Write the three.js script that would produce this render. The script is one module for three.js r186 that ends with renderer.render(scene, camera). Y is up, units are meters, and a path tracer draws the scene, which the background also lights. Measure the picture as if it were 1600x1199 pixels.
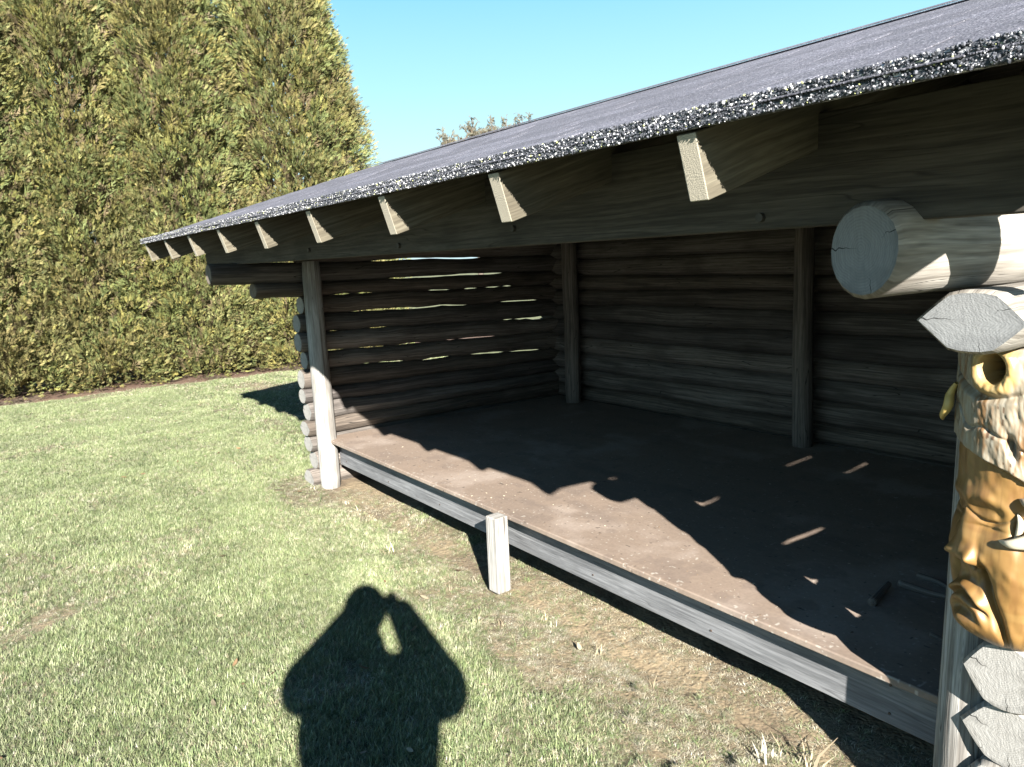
import * as THREE from 'three';
import { mergeGeometries, mergeVertices } from 'three/addons/utils/BufferGeometryUtils.js';
import { RoundedBoxGeometry } from 'three/addons/geometries/RoundedBoxGeometry.js';
import { MarchingCubes } from 'three/addons/objects/MarchingCubes.js';

// ------------------------------------------------------------------ camera, sky, sun, exposure
const scene = new THREE.Scene();
const camera = new THREE.PerspectiveCamera(53.7, 1600 / 1199, 0.02, 1200);
camera.position.set(5.3558, 1.6, 2.0805);
camera.rotation.set(-0.16405, 0.95009, -0.04458, 'YXZ');
scene.add(camera);

const EXPOSURE = 4.8;
const SUN = new THREE.Vector3(0.8315, 0.4147, 0.3695).normalize();
{ // clear winter sky: pale cyan at the horizon, deep blue overhead
  const W = 64, H = 512, d = new Float32Array(W * H * 4);
  const stops = [[0, .84, 1.12, 1.16], [5, .80, 1.12, 1.18], [8, .70, 1.09, 1.20], [12, .54, 1.0, 1.20], [18, .34, .80, 1.15], [26, .17, .46, .86], [45, .055, .17, .44], [90, .03, .085, .26]];
  for (let j = 0; j < H; j++) {
    const el = Math.max(0, (j + .5) / H * 180 - 90);
    let k = 0; while (k < stops.length - 2 && el > stops[k + 1][0]) k++;
    const a = stops[k], b = stops[k + 1], t = Math.min(1, (el - a[0]) / (b[0] - a[0]));
    for (let i = 0; i < W; i++) {
      const o = (j * W + i) * 4;
      for (let c = 0; c < 3; c++) d[o + c] = (a[c + 1] + (b[c + 1] - a[c + 1]) * t) / EXPOSURE;
      d[o + 3] = 1;
    }
  }
  const sky = new THREE.DataTexture(d, W, H, THREE.RGBAFormat, THREE.FloatType);
  sky.mapping = THREE.EquirectangularReflectionMapping; sky.magFilter = THREE.LinearFilter; sky.needsUpdate = true;
  scene.background = sky; scene.environment = sky;
}
const sun = new THREE.DirectionalLight(new THREE.Color().setRGB(1, .95, .86), 5);
sun.position.copy(SUN).multiplyScalar(30); sun.target.position.set(0, 0, 0);
sun.castShadow = true; sun.shadow.mapSize.set(4096, 4096);
Object.assign(sun.shadow.camera, { left: -14, right: 14, top: 14, bottom: -14, near: 1, far: 70 });
scene.add(sun, sun.target);
const renderer = new THREE.WebGLRenderer({ antialias: true });
renderer.toneMapping = THREE.LinearToneMapping;
renderer.toneMappingExposure = EXPOSURE;
renderer.shadowMap.enabled = true;
renderer.setSize(1024, 767);

// ------------------------------------------------------------------ helpers
function rng(seed) { let a = seed >>> 0; return () => { a = (a + 0x6D2B79F5) >>> 0; let t = a; t = Math.imul(t ^ (t >>> 15), t | 1); t ^= t + Math.imul(t ^ (t >>> 7), t | 61); return ((t ^ (t >>> 14)) >>> 0) / 4294967296; }; }
function hash(x, y, s) { let h = Math.imul(x | 0, 374761393) ^ Math.imul(y | 0, 668265263) ^ Math.imul(s | 0, 1274126177); h = Math.imul(h ^ (h >>> 13), 1274126177); return ((h ^ (h >>> 16)) >>> 0) / 4294967296; }
function vn(x, y, s = 0, px = 0, py = 0) { // value noise, optionally periodic
  const xi = Math.floor(x), yi = Math.floor(y), fx = x - xi, fy = y - yi, u = fx * fx * (3 - 2 * fx), v = fy * fy * (3 - 2 * fy);
  const w = (a, p) => p ? ((a % p) + p) % p : a;
  const a = hash(w(xi, px), w(yi, py), s), b = hash(w(xi + 1, px), w(yi, py), s), c = hash(w(xi, px), w(yi + 1, py), s), d = hash(w(xi + 1, px), w(yi + 1, py), s);
  return a + (b - a) * u + (c - a) * v + (a - b - c + d) * u * v;
}
function fbm(x, y, s = 0, o = 4, px = 0, py = 0) { let r = 0, a = .5, n = 0; for (let k = 0; k < o; k++) { r += a * vn(x, y, s + k * 17, px, py); n += a; a *= .5; x *= 2; y *= 2; px *= 2; py *= 2; } return r / n; }
const lerp = (a, b, t) => a + (b - a) * t, clamp = (x, a = 0, b = 1) => Math.min(b, Math.max(a, x));
const sstep = (a, b, x) => { const t = clamp((x - a) / (b - a)); return t * t * (3 - 2 * t); };
const mix3 = (a, b, t) => [lerp(a[0], b[0], t), lerp(a[1], b[1], t), lerp(a[2], b[2], t)];
const toS = c => { c = clamp(c); return 255 * (c <= .0031308 ? 12.92 * c : 1.055 * Math.pow(c, 1 / 2.4) - .055); };
function tex(W, H, fn, srgb = true) {
  const d = new Uint8Array(W * H * 4);
  for (let j = 0; j < H; j++) for (let i = 0; i < W; i++) {
    const c = fn(i / W, j / H), o = (j * W + i) * 4;
    for (let k = 0; k < 3; k++) d[o + k] = srgb ? toS(c[k]) : clamp(c[k]) * 255;
    d[o + 3] = 255;
  }
  const t = new THREE.DataTexture(d, W, H); t.wrapS = t.wrapT = THREE.RepeatWrapping; t.magFilter = THREE.LinearFilter; t.minFilter = THREE.LinearMipmapLinearFilter; t.generateMipmaps = true;
  if (srgb) t.colorSpace = THREE.SRGBColorSpace; t.needsUpdate = true; return t;
}
const grey = (W, H, fn) => tex(W, H, (u, v) => { const g = fn(u, v); return [g, g, g]; }, false);
const rgb = (r, g, b) => new THREE.Color().setRGB(r, g, b);
const std = o => new THREE.MeshStandardMaterial({ roughness: .9, metalness: 0, ...o });
const taken = {};
function numbered(n) { taken[n] = (taken[n] ?? -1) + 1; return taken[n] ? `${n}_${String(taken[n]).padStart(3, '0')}` : n; }
function mesh(name, geo, mat, parent) { const m = new THREE.Mesh(geo, mat); m.name = name; m.castShadow = m.receiveShadow = true; parent.add(m); return m; }
function part(name, parent) { const g = new THREE.Group(); g.name = name; parent.add(g); return g; }
function tag(o, label, category, group, kind) { Object.assign(o.userData, { label, category }); if (group) o.userData.group = group; if (kind) o.userData.kind = kind; return o; }
function thing(name, label, category, [x, y, z] = [0, 0, 0], group) { const g = new THREE.Group(); g.name = numbered(name); g.position.set(x, y, z); scene.add(g); return tag(g, label, category, group); }
function geom(pos, uv, idx, col) {
  const g = new THREE.BufferGeometry();
  g.setAttribute('position', new THREE.Float32BufferAttribute(pos, 3));
  if (uv) g.setAttribute('uv', new THREE.Float32BufferAttribute(uv, 2));
  if (col) g.setAttribute('color', new THREE.Float32BufferAttribute(col, 3));
  g.setIndex(idx); g.computeVertexNormals(); return g;
}
// board: bevelled box with uv in metres, grain along its longest side (u)
function board(lx, ly, lz, bev = .003, off = 0) {
  const g = new RoundedBoxGeometry(lx, ly, lz, 1, Math.min(bev, lx / 2.5, ly / 2.5, lz / 2.5));
  const p = g.attributes.position, n = g.attributes.normal, uv = g.attributes.uv, L = [lx, ly, lz], ax = L.indexOf(Math.max(...L));
  const get = (i, k) => k === 0 ? p.getX(i) : k === 1 ? p.getY(i) : p.getZ(i), gn = (i, k) => Math.abs(k === 0 ? n.getX(i) : k === 1 ? n.getY(i) : n.getZ(i));
  for (let i = 0; i < p.count; i++) {
    const o = [0, 1, 2].filter(k => k !== ax);
    const v = gn(i, o[0]) > gn(i, o[1]) ? get(i, o[1]) : get(i, o[0]) + .37;
    uv.setXY(i, get(i, ax) + off, v + off * .61);
  }
  return g;
}

// ------------------------------------------------------------------ materials
const TW = 2, TH = 1; // wood tiles cover 2 m along the grain, 1 m across
function woodTex(base, dark, lite, seed, cracks = 1) {
  const col = tex(1024, 1024, (u, v) => {
    const w = fbm(u * 4, v * 10, seed + 5, 3, 4, 10) - .5;
    const st = fbm(u * 7, v * 120 + w * 2.2, seed, 4, 7, 120), fine = vn(u * 60, v * 420 + w * 6, seed + 9, 60, 420), blot = fbm(u * 5, v * 7, seed + 3, 4, 5, 7);
    let c = mix3(base, lite, sstep(.42, .8, st)); c = mix3(c, dark, sstep(.55, .22, st) * .75);
    c = mix3(c, dark, sstep(.52, .74, blot) * .55); c = mix3(c, lite, sstep(.5, .26, blot) * .35);
    const cr = Math.abs(vn(u * 4, v * 46 + w * 1.2, seed + 21, 4, 46) - .5); const k = cracks * sstep(.022, .0, cr) * sstep(.45, .65, vn(u * 5, v * 9, seed + 31, 5, 9));
    c = mix3(c, dark.map(x => x * .35), k);
    return c.map(x => x * (.82 + .36 * fine));
  });
  const bump = grey(1024, 1024, (u, v) => {
    const w = fbm(u * 4, v * 10, seed + 5, 3, 4, 10) - .5;
    const cr = Math.abs(vn(u * 4, v * 46 + w * 1.2, seed + 21, 4, 46) - .5); const k = cracks * sstep(.03, .0, cr) * sstep(.45, .65, vn(u * 5, v * 9, seed + 31, 5, 9));
    return .35 + .35 * fbm(u * 7, v * 120 + w * 2.2, seed, 4, 7, 120) + .2 * vn(u * 60, v * 420 + w * 6, seed + 9, 60, 420) - .35 * k;
  });
  for (const t of [col, bump]) t.repeat.set(1 / TW, 1 / TH);
  return { map: col, bumpMap: bump, bumpScale: .002 };
}
const silverT = woodTex([.248, .235, .214], [.117, .103, .090], [.359, .345, .324], 11);
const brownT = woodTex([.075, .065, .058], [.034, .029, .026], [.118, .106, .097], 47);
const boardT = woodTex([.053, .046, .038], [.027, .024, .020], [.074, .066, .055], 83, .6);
const sillT = woodTex([.135, .139, .148], [.085, .088, .095], [.18, .184, .195], 131, .5);
const yellowT = woodTex([.082, .071, .050], [.050, .043, .030], [.12, .108, .08], 173, .3);
const silver = [std({ ...silverT }), std({ ...silverT, color: rgb(.86, .84, .82) }), std({ ...silverT, color: rgb(.95, .97, 1) })];
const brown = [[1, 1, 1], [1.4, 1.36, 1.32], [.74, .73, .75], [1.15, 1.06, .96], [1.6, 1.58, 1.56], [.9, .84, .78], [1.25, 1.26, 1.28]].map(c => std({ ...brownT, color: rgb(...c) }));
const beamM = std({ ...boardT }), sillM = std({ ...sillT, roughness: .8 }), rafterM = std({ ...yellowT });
// sawn log end: growth rings, radial checks; uv in -1..1 over the end
function endTex(base, dark, seed, chk) {
  return tex(512, 512, (u, v) => {
    const x = u * 2 - 1 + .08, y = v * 2 - 1 - .05, r = Math.hypot(x, y), a = Math.atan2(y, x), wob = (fbm(Math.cos(a) * 2 + 4, Math.sin(a) * 2 + 4, seed, 3) - .5) * .22;
    const ring = .5 + .5 * Math.sin((r + wob * r) * 95), saw = vn(u * 60 + v * 8, v * 9, seed + 3);
    let c = mix3(base, dark, .5 * ring * (.5 + .5 * vn(r * 30, 3, seed + 2)) + .42 * saw); c = mix3(c, dark.map(q => q * .5), .8 * sstep(.86, 1.0, r + .1 * (vn(a * 3, 1, seed) - .5)) * vn(u * 12, v * 12, seed + 6)); c = mix3(c, dark, .55 * sstep(.45, .75, fbm(u * 5, v * 5, seed + 8, 4)));
    for (const [ang, l, w] of chk) { let da = a - ang - (vn(r * 9, 2, seed + 14) - .5) * .12; da = Math.atan2(Math.sin(da), Math.cos(da)); if (Math.abs(da) * r < w * .55 * sstep(l, 1.0, r) && Math.cos(da) > 0) c = dark.map(q => q * .14); }
    return c;
  });
}
const endBump = grey(256, 256, (u, v) => .5 + .25 * (vn(u * 60 + v * 20, v * 22, 3) - .5) + .5 * (fbm(u * 50, v * 50, 8, 3) - .5));
const endSilver = std({ map: endTex([.317, .310, .297], [.172, .166, .155], 5, [[2.9, .15, .035], [.6, .5, .02], [-1.3, .35, .028], [1.7, .6, .02], [-2.3, .65, .016]]), bumpMap: endBump, bumpScale: .0012 });
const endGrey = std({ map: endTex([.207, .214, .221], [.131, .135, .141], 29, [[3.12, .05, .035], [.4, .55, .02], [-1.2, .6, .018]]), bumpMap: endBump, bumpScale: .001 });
const endBrown = std({ map: endTex([.179, .152, .124], [.090, .069, .055], 41, [[.828, .207, .021]]), bumpMap: endBump, bumpScale: .0012 });
const endRafter = std({ map: tex(256, 512, (u, v) => { const w = fbm(u * 3, v * 4, 7, 3) - .5, a = Math.hypot(u - .5, (v - .5) * 2.4 + 1.6 + w * .25) * 34; const st = .5 + .5 * Math.sin(a * 2.6 + w * 5), n = vn(u * 70, v * 140, 9); return mix3(mix3([.414, .373, .290], [.152, .138, .117], st * .62), [.235, .214, .179], n * .5); }), bumpMap: endBump, bumpScale: .001 });
const deckM = std({
  roughness: .72, map: tex(1024, 512, (u, v) => {
    const x = u * 4.7, z = v * 2.4; // v = 0 at the open edge
    let c = mix3([.222, .170, .135], [.172, .134, .108], fbm(x * 1.6, z * 1.6, 3, 5)); c = mix3(c, [.285, .235, .202], .8 * sstep(.5, .8, fbm(x * 4, z * 4, 9, 5)));
    c = mix3(c, [.147, .115, .097], .7 * sstep(.56, .8, fbm(x * 2.2 + 7, z * 7, 21, 5)));
    c = mix3(c, [.156, .121, .101], .5 * sstep(.62, .7, fbm(x * 9, z * 9, 33, 3)));
    const chip = vn(x * 95, z * 95, 77); if (chip > .93 - .1 * sstep(.09, .012, z) * sstep(.3, .6, vn(x * 5, 1, 5))) c = mix3(c, [.386, .359, .322], .75); // paint worn through, mostly along the front edge
    if (vn(x * 60 + 9, z * 60, 79) > .955) c = [.064, .051, .041];
    return c.map(q => q * (.9 + .2 * vn(x * 160, z * 160, 5)));
  }), bumpMap: grey(512, 512, (u, v) => .5 * fbm(u * 20, v * 20, 4, 5, 20, 20) + .3 * vn(u * 120, v * 120, 8, 120, 120)), bumpScale: .002
});
const shingleT = tex(512, 512, (u, v) => { const g = vn(u * 170, v * 170, 3, 170, 170), h = vn(u * 90, v * 90, 4, 90, 90); let c = mix3([.064, .066, .085], [.085, .085, .106], fbm(u * 6, v * 6, 5, 4, 6, 6)); if (g > .72) c = mix3(c, [.230, .230, .264], .7); if (h < .2) c = mix3(c, [.017, .017, .023], .7); return c; });
shingleT.repeat.set(2, 2);
const shingleB = grey(512, 512, (u, v) => vn(u * 170, v * 170, 3, 170, 170)); shingleB.repeat.set(2, 2);
const shingleMs = [1, .82, 1.16, .92].map(k => std({ map: shingleT, bumpMap: shingleB, bumpScale: .002, roughness: .85, color: rgb(k, k, k) }));

// ------------------------------------------------------------------ lawn and soil
const nz = (x, z, f, s, o = 4) => fbm(x * f + 100, z * f + 100, s, o);
function dryness(x, z) { // 1: bare, trodden or dead turf
  const inFront = x > -.6 ? (.42 + .5 * sstep(.3, .7, nz(x, z, 3.2, 5))) * sstep(.95 + .5 * (nz(x, z, .9, 3) - .5), .12, z) * sstep(-.7, .1, x) : 0;
  const right = sstep(2.0, 4.2, x) * sstep(1.3, .3, z) * .9;
  const patch = sstep(.56, .72, nz(x, z, .8, 7)) * .75 + sstep(.6, .74, nz(x, z, 2.6, 9)) * .55;
  const bed = sstep(-6.35, -6.65, x + .35 * (nz(x, z, 1.5, 13) - .5));
  return clamp(Math.max(inFront, right * sstep(.3, .62, nz(x, z, 2.1, 12)), bed) + patch * .8);
}
function groundY(x, z) {
  let y = -.02 - .04 * sstep(.7, .1, z) * sstep(-.2, .5, x) * sstep(-.9, -.2, z) + .035 * (nz(x, z, .7, 21) - .5) + .02 * (nz(x, z, 3, 23) - .5);
  y += .014 * (nz(x, z, 9, 25, 3) - .5) * (.4 + dryness(x, z));
  const clod = sstep(.58, .78, nz(x, z, 5.5, 31)) * sstep(2.6, 3.6, x) * sstep(.9, .2, z) * sstep(-.1, .1, z); y += .05 * clod; // clods by the deck
  y -= .03 * sstep(.14, .02, Math.abs(z - .02)) * sstep(.3, .6, x) * sstep(4.9, 4.4, x);
  return y;
}
{
  const xs = [], zs = [];
  for (let x = -9; x <= 6.5; x += .05) xs.push(x); for (let z = -5; z <= 7.2; z += .05) zs.push(z);
  for (let k = 0, s = .2; k < 26; k++, s *= 1.36) { xs.unshift(xs[0] - s); xs.push(xs[xs.length - 1] + s); zs.unshift(zs[0] - s); zs.push(zs[zs.length - 1] + s); }
  const pos = [], uv = [], idx = [], col = [], nx = xs.length;
  zs.forEach(z => xs.forEach(x => {
    const far = Math.max(Math.abs(x + 1) - 8.5, Math.abs(z - 1) - 6, 0), d = far > 0 ? .25 : dryness(x, z);
    pos.push(x, far > 0 ? -.02 : groundY(x, z), z); uv.push(x / 1.7, z / 1.7);
    let c = mix3([.066, .074, .031], [.215, .170, .110], d); c = mix3(c, [.135, .150, .070], Math.max(sstep(5.8, 7, z), sstep(5.6, 6.4, x), sstep(-4.2, -4.8, z))); const bed = sstep(-6.3, -6.6, x); c = mix3(c, [.117, .066, .043], bed * (x > -9 ? 1 : 0));
    c = mix3(c, [.101, .074, .051], .75 * sstep(.5, .68, nz(x, z, 3.3, 41)) * d); col.push(...c);
  }));
  for (let j = 0; j < zs.length - 1; j++) for (let i = 0; i < nx - 1; i++) { const a = j * nx + i; idx.push(a, a + nx, a + 1, a + 1, a + nx, a + nx + 1); }
  const m = mesh('lawn', geom(pos, uv, idx, col), std({
    vertexColors: true, roughness: 1, map: tex(512, 512, (u, v) => { const f = fbm(u * 24, v * 24, 6, 5, 24, 24), g = vn(u * 190, v * 190, 8, 190, 190); const k = .55 + .6 * f + .35 * (g - .5); return [k, k * .98, k * .95]; }),
    bumpMap: grey(512, 512, (u, v) => .6 * fbm(u * 60, v * 60, 5, 4, 60, 60) + .4 * vn(u * 200, v * 200, 9, 200, 200)), bumpScale: .009
  }), scene);
  tag(m, 'short green lawn with dry straw patches and bare soil along the deck', 'lawn', null, 'structure');
}

// grass blades: tufts of thin blades, never countable
function tuftGeo(seed, n, h, spread, w) {
  const R = rng(seed), pos = [], idx = [];
  for (let b = 0; b < n; b++) {
    const a = R() * 6.283, l = spread * (.4 + R()), hh = h * (.45 + .75 * R()), x0 = (R() - .5) * .035, z0 = (R() - .5) * .035, dx = Math.cos(a), dz = Math.sin(a), bw = w * (.7 + .6 * R());
    const px = -dz * bw / 2, pz = dx * bw / 2, k = pos.length / 3;
    for (const [t, wd] of [[0, 1], [.55, .85], [1, .12]]) { const o = l * t * t, y = hh * (t - .22 * t * t * (l / .03)); for (const s of [-1, 1]) pos.push(x0 + dx * o + px * wd * s, y, z0 + dz * o + pz * wd * s); }
    idx.push(k, k + 1, k + 2, k + 2, k + 1, k + 3, k + 2, k + 3, k + 4, k + 4, k + 3, k + 5);
  }
  return geom(pos, null, idx);
}
{
  const R = rng(77), greens = [[.140, .175, .072], [.185, .210, .100], [.100, .138, .056], [.250, .268, .160]], straws = [[.345, .312, .225], [.29, .25, .165], [.43, .405, .325], [.25, .20, .135]];
  const lots = [0, 1, 2, 3].map(() => []);
  const put = (x, z, tall) => {
    if (z < (x > .2 && x < 4.45 ? -.26 : .03) && x > -.35 && x < 5.2 && z > -2.6) return;
    const d = dryness(x, z); if (x < -6.45 && R() < .93) return;
    if (R() < d * (z < .55 && x > -.3 ? .45 : .3)) return;
    const n2 = nz(x, z, 1.3, 51), straw = R() < .19 + .62 * d + .5 * (n2 - .5);
    const pick = (straw ? straws : greens)[Math.floor(R() * 4)], n3 = nz(x, z, 4.2, 57, 3), k = (.66 + .5 * R()) * (.72 + .56 * n3), c = pick.map(q => q * k);
    lots[d > .35 && R() < d && !tall ? 3 : Math.floor(R() * 3)].push([x, groundY(x, z) - .004, z, R() * 6.283, (tall || 1) * (.42 + .5 * R() + .75 * Math.max(0, n3 - .35)) * (straw && !tall ? .75 : 1) * (d > .6 && !tall ? .7 : 1), c]);
  };
  for (let k = 0; k < 170000; k++) put(.4 + R() * 5.4, .02 + R() * 2.8);
  for (let k = 0; k < 190000; k++) put(-6.7 + R() * 7.3, -.1 + R() * 3.1);
  for (let k = 0; k < 90000; k++) put(-6.8 + R() * 6.5, -4.5 + R() * 4.6);
  for (let k = 0; k < 90000; k++) put(-6.7 + R() * 13, 2.8 + R() * 4.2);
  for (let k = 0; k < 60; k++) put(-.2 + R() * 4.9, .05 + R() * R() * .5, 1.1 + R() * 1.0); // uncut blades along the sill
  for (let k = 0; k < 16; k++) put(3.95 + R() * .6, .05 + R() * .3, 1.4 + R() * 1.6);
  for (let k = 0; k < 60000; k++) put(-.3 + R() * 5.2, -.26 + R() * 1.2);
  const gm = std({ roughness: .7, side: THREE.DoubleSide });
  const holder = new THREE.Group(); holder.name = 'grass'; scene.add(holder);
  tag(holder, 'short mown grass blades covering the lawn', 'grass', null, 'stuff');
  const M = new THREE.Matrix4(), Q = new THREE.Quaternion(), E = new THREE.Euler(), C = new THREE.Color();
  lots.forEach((lot, q) => {
    const im = new THREE.InstancedMesh(q < 3 ? tuftGeo(5 + q, 9, .036, .028, .0028) : tuftGeo(31, 12, .022, .045, .003), gm, lot.length); im.name = 'blades'; im.userData.kind = 'stuff'; im.castShadow = im.receiveShadow = true;
    lot.forEach(([x, y, z, a, s, c], i) => { Q.setFromEuler(E.set((hash(i, q, 3) - .5) * .35, a, (hash(i, q, 4) - .5) * .35)); M.compose(new THREE.Vector3(x, y, z), Q, new THREE.Vector3(s, s, s)); im.setMatrixAt(i, M); im.setColorAt(i, C.setRGB(...c)); });
    holder.add(im);
  });
}

// ------------------------------------------------------------------ fallen leaves on the lawn
{
  const sh = new THREE.Shape(); sh.moveTo(0, -.5); sh.quadraticCurveTo(.42, -.1, 0, .5); sh.quadraticCurveTo(-.42, -.1, 0, -.5);
  const g = new THREE.ShapeGeometry(sh, 5), p = g.attributes.position; for (let i = 0; i < p.count; i++) p.setZ(i, .8 * p.getX(i) ** 2 + .35 * p.getY(i) ** 2); g.computeVertexNormals();
  const R = rng(414), N = 130, im = new THREE.InstancedMesh(g, std({ side: THREE.DoubleSide }), N), M = new THREE.Matrix4(), Q = new THREE.Quaternion(), C = new THREE.Color();
  for (let k = 0; k < N; k++) { const x = -5.5 + 10.3 * R(), z = .05 + 2.4 * R(), q = .025 + .03 * R(), w = .6 + .7 * R(); M.compose(new THREE.Vector3(x, groundY(x, z) + .022, z), Q.setFromEuler(new THREE.Euler(-1.57 + (R() - .5) * .9, (R() - .5) * .8, R() * 6.28)), new THREE.Vector3(q, q, q)); im.setMatrixAt(k, M); im.setColorAt(k, R() < .4 ? C.setRGB(.30 * w, .25 * w, .17 * w) : C.setRGB(.16 * w, .10 * w, .05 * w)); }
  im.name = 'fallen_leaves'; im.castShadow = im.receiveShadow = true; scene.add(im); tag(im, 'small dry brown leaves scattered over the lawn', 'leaves', null, 'stuff');
}

// ------------------------------------------------------------------ log shelter
const F = .328, SLOPE = .3075, PITCH = Math.atan(SLOPE), XL = -1.04, XR = 5.022, ZE = .912, ZRIDGE = -1.16;
const shelter = thing('log_shelter', 'low open fronted log shelter with shingled roof and raised deck', 'shelter');

// a log along z (or x): top and bottom follow given lines, so that neighbours touch or leave a gap
function logGeo({ a, b, top, bot, rx, c, axis = 'z', seed = 1, hex = 0, nS = 0, nA = 20, lump = .011, skew = 0 }) {
  const len = Math.abs(b - a), N = nS || Math.max(8, Math.round(len / .07)), pos = [], uv = [], idx = [], capIdx = [], off = seed * .377;
  const stations = []; for (let i = 0; i <= N; i++) stations.push([lerp(a, b, i / N), 1]);
  const dir = Math.sign(b - a); stations[0][1] = stations[N][1] = .9; stations.splice(1, 0, [a + dir * .012, .995]); stations.splice(stations.length - 1, 0, [b - dir * .012, .995]);
  const put = (s, y, w) => axis === 'z' ? pos.push(c + w + skew * sstep(-.3, .62, s), y, s) : pos.push(s, y, c - w);
  const shape = (s, th, k) => {
    const t = top(s), bo = bot(s), cy = (t + bo) / 2, hy = (t - bo) / 2; let cs = Math.cos(th), sn = Math.sin(th);
    if (hex) { const m = Math.max(Math.abs(sn), Math.abs(cs) * .62 + Math.abs(sn) * .62); cs /= m * 1.02; sn /= m; cs = lerp(cs, Math.cos(th), 1 - hex); sn = lerp(sn, Math.sin(th), 1 - hex); }
    const wob = 1 + (fbm(s * 2.3 + off * 9, (th / 6.2832) * 6, seed, 3, 0, 6) - .5) * lump * 14 * (Math.abs(cs));
    return [cy + hy * sn * k, rx * cs * wob * k];
  };
  stations.forEach(([s, k]) => { for (let j = 0; j <= nA; j++) { const th = j / nA * Math.PI * 2, [y, w] = shape(s, th, k); put(s, y, w); uv.push(s + off, (j / nA) * .5 + off * .7); } });
  const P = nA + 1, flip = (dir > 0) === (axis === 'z');
  for (let i = 0; i < stations.length - 1; i++) for (let j = 0; j < nA; j++) { const p = i * P + j; flip ? idx.push(p, p + 1, p + P, p + 1, p + P + 1, p + P) : idx.push(p, p + P, p + 1, p + 1, p + P, p + P + 1); }
  for (const e of [0, stations.length - 1]) {
    const [s, k] = stations[e], base = pos.length / 3, cy = (top(s) + bot(s)) / 2; put(s, cy, 0); uv.push(.5, .5);
    for (let j = 0; j <= nA; j++) { const th = j / nA * Math.PI * 2, [y, w] = shape(s, th, k); put(s, y, w); uv.push(.5 + .5 * Math.cos(th), .5 + .5 * Math.sin(th)); }
    for (let j = 0; j < nA; j++) capIdx.push(...((e === 0) === flip ? [base, base + j + 2, base + j + 1] : [base, base + j + 1, base + j + 2]));
  }
  const g = geom(pos, uv, [...idx, ...capIdx]); g.addGroup(0, idx.length, 0); g.addGroup(idx.length, capIdx.length, 1); return g;
}
const inGap = (list, s) => { let g = 0; for (const [p, q, w] of list) { const lo = Math.min(p, q), hi = Math.max(p, q), e = Math.max(.03, (hi - lo) * .22); g = Math.max(g, w * sstep(lo - e * .4, lo + e, s) * sstep(hi + e * .4, hi - e, s)); } return g; };
function wall(name, label, joints, o) {
  const w = part(name, shelter); w.userData.label = label;
  for (let j = 0; j < joints.length - 1; j++) {
    const line = (k, side) => s => { const [y0, y1, gaps = []] = joints[k], t = (s - o.s0) / (o.s1 - o.s0), n = (fbm(s * 2.2 + k * 5, k * 3.1, o.seed, 3) - .5) * .03; const g = inGap(gaps, s) * o.gapScale * (o.even ? 1 : sstep(.06, .26, vn(s * 22, k, o.seed + 4)) * (.6 + .6 * vn(s * 11, k, o.seed + 6))); return lerp(y0, y1, t) + n + side * (g > .001 ? g / 2 : -.004); };
    const [e0, e1] = o.ends(j), m = o.mats(j);
    mesh('log', logGeo({ a: e0, b: e1, bot: line(j, 1), top: line(j + 1, -1), rx: o.rx * (.92 + .16 * hash(j, 3, o.seed)), skew: o.skew ? o.skew(j) : 0, c: o.c + (hash(j, 7, o.seed) - .5) * .012, axis: o.axis, seed: o.seed + j * 3, hex: o.hex ? o.hex(j) : 0 }), m, w);
  }
  return w;
}
const jit = (j, s) => hash(j, 11, s) - .5;
wall('side_wall', 'far side wall of stacked logs with daylight between them', [
  [-.06, -.06], [.09, .08], [.225, .21], [.35, .335], [.465, .45], [.59, .535], [.71, .655],
  [.848, .762, [[-.37, -.45, .010], [-.5, -.77, .009], [-.84, -1.2, .012], [-1.4, -1.76, .012], [-1.82, -2.15, .010]]],
  [.975, .915, [[-.09, -.25, .012], [-.36, -.6, .010], [-.7, -1.0, .008], [-1.13, -1.68, .009], [-2.2, -2.36, .014]]],
  [1.122, 1.058, [[-.11, -.24, .008], [-.44, -.62, .009], [-1.76, -1.85, .008], [-1.9, -2.38, .026]]],
  [1.262, 1.21, [[-.33, -1.38, .015], [-1.72, -2.15, .010]]],
  [1.388, 1.352, [[-.21, -.52, .013], [-.98, -1.22, .010], [-1.36, -1.48, .010], [-1.6, -1.7, .009], [-1.75, -1.87, .010], [-2.18, -2.28, .009]]],
  [1.497, 1.465, [[-.66, -1.25, .011], [-1.2, -1.8, .015]]], [1.635, 1.605, [[-.52, -1.03, .013], [-1.02, -1.53, .013]]], [1.79, 1.78]
], { s0: 0, s1: -2.3, seed: 211, gapScale: .95, rx: .082, c: -.10, axis: 'z', ends: j => [j === 12 ? .69 : j === 11 ? .40 : .09 + .05 * jit(j, 4), -2.52 - .06 * jit(j, 5)], mats: j => j < 11 ? [brown[(j * 3 + 1) % 7], endSilver] : [brown[j % 4], endBrown], hex: j => j < 5 ? .4 : 0 });
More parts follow.
